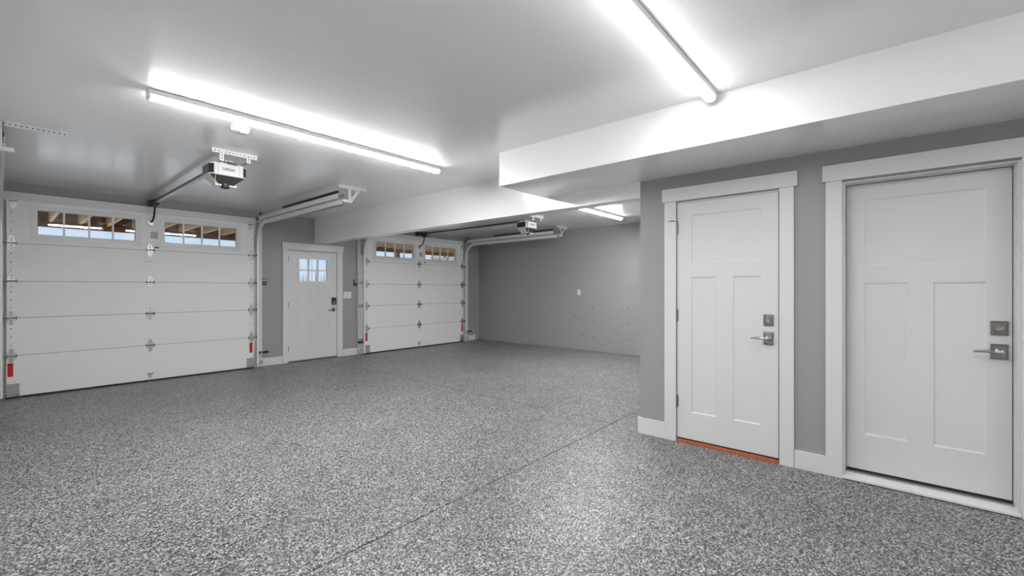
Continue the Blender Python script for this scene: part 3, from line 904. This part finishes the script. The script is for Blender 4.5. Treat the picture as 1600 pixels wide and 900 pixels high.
# ------------------------------------------------------------------ ceiling lights
def led_light():
    L = 2.53
    x0, x1 = .660, .660 + L
    y0, y1 = 3.762, 3.834
    t = empty('strip_light', ((x0 + x1) / 2, (y0 + y1) / 2, ZC), '', 'ceiling light', 'long ceiling strip lights')
    hz = ZC - .040
    yc = (y0 + y1) / 2
    MB().box(x0, x1, yc - .034, yc + .034, hz, ZC - .003).build('housing', 'white_plastic', t, bevel=.002)
    pts = []
    n = 16
    for k in range(n + 1):                 # shallow rounded lens under the housing
        a = math.pi * k / n
        ca, sa = math.cos(a), math.sin(a)
        pts.append((yc + .0335 * math.copysign(abs(ca) ** .8, ca), hz - .001 - .031 * abs(sa) ** .8))
    df = MB().prism(pts, 'x', x0 + .010, x1 - .010).build('diffuser', 'tube', t)
    df.data.materials.append(M['tube_side'])
    for p in df.data.polygons:
        if p.normal.z > -.72:
            p.material_index = 1
    cap = [(yc - .037, ZC - .003), (yc + .037, ZC - .003)] + [(yc + (p[0] - yc) * 1.03, p[1] - .0006) for p in pts]
    for xa, xb in ((x0 - .002, x0 + .010), (x1 - .010, x1 + .002)):
        MB().prism(cap, 'x', xa, xb).build('end_cap', 'white_plastic', t)
    return t
l1 = led_light(); l1['label'] = 'long glowing strip light before the first garage door opener'
def light_copy(delta, m, label):
    c = copy_tree(l1, delta, label=label)
    for ch in [x for x in bpy.data.objects if x.parent is c and x.name.startswith('diffuser')]:
        ch.data = ch.data.copy()
        ch.data.materials[0] = M[m]
        if m in ('tube_near', 'tube_fill'):
            ch.data.materials[1] = M['tube_near_side']
light_copy((-.01, -2.877, 0), 'tube_near', 'long glowing strip light ending at the soffit, cut by the top edge')
light_copy((-.01, -5.75, 0), 'tube_fill', 'added unseen strip light behind the viewer, fill for the right side')  # added lamp, never in view, brightens the right side
light_copy((4.385, -.01, 0), 'tube_bay', 'long glowing strip light in the second bay, seen under the beam')

# ------------------------------------------------------------------ small fittings
sd = empty('smoke_detector', (1.325, 4.13, ZC), 'round white smoke detector on the ceiling behind the first strip light', 'smoke detector')
MB().lathe((1.325, 4.13, ZC), (0, 0, -1), [(.072, 0), (.072, .010), (.066, .034), (.056, .040), (.020, .042)], 32).build('body', 'white_plastic', sd, smooth=True)
MB().lathe((1.345, 4.10, ZC - .040), (0, 0, -1), [(.026, 0), (.024, .014), (.010, .016)], 20).build('sensor_cap', 'white_plastic', sd, smooth=True)
MB().lathe((1.325, 4.13, ZC - .012), (0, 0, -1), [(.0725, 0), (.0725, .003)], 32).build('vent_ring', 'grey_plastic', sd)

sd2 = empty('smoke_detector', (5.72, 3.9, ZC), 'small round white detector on the second bay ceiling under the beam', 'smoke detector')
MB().lathe((5.72, 3.9, ZC), (0, 0, -1), [(.06, 0), (.06, .012), (.05, .034), (.018, .038)], 28).build('body', 'white_plastic', sd2, smooth=True)
MB().lathe((5.72, 3.9, ZC - .036), (0, 0, -1), [(.02, 0), (.018, .01)], 16).build('sensor_cap', 'lens', sd2, smooth=True)

def wall_control(x, label):
    t = empty('wall_control', (x, YA, 1.5), label, 'wall control', 'black door wall controls')
    z = 1.497
    MB().box(x - .038, x + .038, YA - .024, YA, z - .062, z + .062).build('body', 'black', t, bevel=.005)
    MB().box(x - .026, x + .026, YA - .027, YA - .024, z + .006, z + .050).build('screen', 'grey_plastic', t)
    MB().box(x - .028, x + .028, YA - .028, YA - .024, z - .040, z - .018).build('push_bar', 'charcoal', t, bevel=.001)
    MB().box(x - .020, x + .020, YA - .0285, YA - .028, z - .031, z - .027).build('bar_mark', 'white_plastic', t)
    return t
wall_control(3.090, 'black door control on the wall left of the entry door')
wall_control(4.855, 'black door control on the wall right of the entry door')

sw = empty('light_switch', (4.685, YA, 1.245), 'white three gang switch plate beside the entry door', 'switch')
MB().box(4.599, 4.769, YA - .007, YA, 1.180, 1.311).build('plate', 'white_plastic', sw, bevel=.002)
for k in range(3):
    x = 4.640 + .0455 * k
    MB().box(x - .0165, x + .0165, YA - .009, YA - .007, 1.212, 1.279).build('paddle_frame', 'trim', sw)
    MB().prism([(YA - .009, 1.215), (YA - .016, 1.215), (YA - .0092, 1.276)], 'x', x - .0145, x + .0145).build('paddle', 'white_plastic', sw)

ou = empty('wall_outlet', (XF, 5.288, 1.293), 'white outlet plate on the far grey wall', 'outlet')
MB().box(XF - .007, XF, 5.250, 5.326, 1.232, 1.354).build('plate', 'white_plastic', ou, bevel=.002)
for z in (1.268, 1.318):
    MB().lathe((XF - .007, 5.288, z), (-1, 0, 0), [(.017, 0), (.016, .002)], 20).build('socket', 'trim', ou)

def sensor(x, side, label):
    # photo eye on a bracket by the jamb; the eye stands clear of the track
    t = empty('safety_sensor', (x, YD - .05, .27), label, 'sensor', 'black door safety sensors')
    z = .268
    y = YD - .06
    MB().box(x, x + side * .075, y - .002, y + .002, z - .018, z + .018).box(x, x + side * .004, y, YD + .02, z - .018, z + .018).build('bracket', 'charcoal', t)
    MB().box(x + side * .060, x + side * .140, y - .030, y - .004, z - .021, z + .021).build('body', 'black', t, bevel=.004)
    MB().lathe((x + side * .060, y - .017, z), (-side, 0, 0), [(.015, 0), (.015, .012), (.010, .015)], 16).build('eye', 'charcoal', t, smooth=True)
    MB().lathe((x + side * .03, y - .002, z), (0, -1, 0), [(.011, 0), (.011, .008), (.005, .010)], 12).build('wing_nut', 'galv', t)
    MB().tube([(x + side * .135, y - .015, z - .018), (x + side * .14, y, z - .05), (x + side * .10, YA - .066, z - .08), (x + side * .10, YA - .066, .15)], .003, 6).build('cable', 'white_plastic', t)
    return t
sensor(2.955, 1, 'black safety sensor low on the jamb left of the entry door')
sensor(4.945, -1, 'black safety sensor low on the jamb right of the entry door')
sensor(7.905, 1, 'black safety sensor low in the far corner of the second bay')

# conduit cable up the jamb
tag(MB().tube([(3.030, YA - .062, .30), (3.030, YA - .062, 1.2), (3.032, YA - .062, 2.2)], .004, 6).build('low_voltage_cable', 'white_plastic', origin=(3.03, YA - .06, .3)), 'thin white cable running up the jamb beside the first track', 'cable')

# ------------------------------------------------------------------ outside: driveway, deck, bank, hill, trees
tag(MB().box(-40, 60, YA + .14, 90, -.25, -.03).build('ground', 'drive'), 'pale concrete ground outside the garage', kind='structure')
dk = empty('timber_deck', (4, 10.4, 0), 'raised timber deck with tan joists and posts seen through the windows', 'deck')
YE = 12.2
jm = None
for k in range(32):
    x = -1.80 + .4072 * k
    if jm is None:
        jm = MB().box(x, x + .045, YA + .15, YE + .10, 2.655, 2.90).build('joist', 'joist', dk)
    else:
        c = jm.copy(); COL.objects.link(c); c.parent = dk; c.location = (.4072 * k, 0, 0)
bm0 = None
for k in range(29):
    y = YA + .16 + .145 * k
    if y > YE + .3:
        break
    if bm0 is None:
        bm0 = MB().box(-2.0, 11.4, y, y + .139, 2.902, 2.938).build('deck_board', 'deck_board', dk); yb0 = y
    else:
        c = bm0.copy(); COL.objects.link(c); c.parent = dk; c.location = (0, y - yb0, 0)
MB().box(-2.0, 11.4, YE - .02, YE + .07, 2.555, 2.653).build('beam', 'beam_wood', dk)
MB().box(-2.0, 11.4, YE + .10, YE + .14, 2.640, 2.90).build('rim_board', 'beam_wood', dk)
for x in (-1.9, 8.44, 11.3):
    MB().box(x, x + .14, YE - .05, YE + .09, -.03, 2.553).build('post', 'post_wood', dk)

def bumpy(name, m, nx, ny, fn, **k):
    v, f = [], []
    for j in range(ny + 1):
        for i in range(nx + 1):
            v.append(fn(i / nx, j / ny))
    for j in range(ny):
        for i in range(nx):
            a = j * (nx + 1) + i
            f.append((a, a + 1, a + nx + 2, a + nx + 1))
    return tag(MB().add(v, f).build(name, m, smooth=False), kind='structure', **k)
random.seed(11)
bumpy('rock_bank', 'rock', 40, 16, lambda u, w: (12.3 + 10 * u + .3 * random.uniform(-1, 1) + .6 * w, 15.5 - 2.0 * u + 1.5 * w + .25 * random.uniform(-1, 1), -.1 + 5.2 * w * min(1, .3 + u * 3) + .15 * random.uniform(-1, 1)), label='pale rocky bank beyond the second garage door')
bumpy('hill', 'snow', 40, 4, lambda u, w: (-20 + 80 * u, 70 + 14 * w, -.1 + (2.55 + .25 * math.sin(u * 9) + .5 * math.sin(u * 31)) * math.sin(w * math.pi / 2) + .06 * random.uniform(-1, 1)), label='pale low hill on the horizon')

def conifer(x, y, z, h, r, label):
    t = empty('conifer', (x, y, z), label, 'tree', 'small far conifers')
    MB().cyl((x, y, z), (x, y, z + h * .95), .10, 7, .03).build('trunk', 'bark', t)
    m = MB()
    for k in range(6):
        zz = z + h * (.12 + .145 * k)
        rr = r * (1 - k / 6.5)
        m.lathe((x, y, zz), (0, 0, 1), [(rr, 0), (rr * .55, h * .10), (.02, h * .20)], 9)
    m.build('crown', 'needle', t)
# directions of the trees seen through the entry door's lower panes
for x, y, h, r, lab in ((29.2, 66, 3.15, .17, 'small far conifer, leftmost in the lower left door pane'), (29.58, 66, 3.6, .18, 'tallest of three far conifers in the lower left door pane'), (29.96, 66, 3.3, .17, 'small far conifer beside the muntin in the lower left door pane'),
                        (30.85, 66, 3.0, .22, 'low far conifer in the lower middle door pane'), (31.43, 66, 4.15, .2, 'slim tall far conifer in the lower middle door pane'),
                        (32.28, 66, 3.25, .2, 'shorter far conifer in the lower right door pane'), (32.72, 66, 3.65, .22, 'taller far conifer in the lower right door pane')):
    conifer(x, y, -.1, h, r, lab)
pl = empty('utility_pole', (20.56, 44, -.03), 'thin grey pole outside seen through the upper middle door pane', 'pole')
MB().cyl((20.56, 44, -.03), (20.56, 44, 6.2), .03, 8, .02).build('shaft', 'galv_dull', pl)
MB().box(20.3, 20.8, 43.96, 44.04, 5.0, 5.1).build('cross_arm', 'galv_dull', pl)
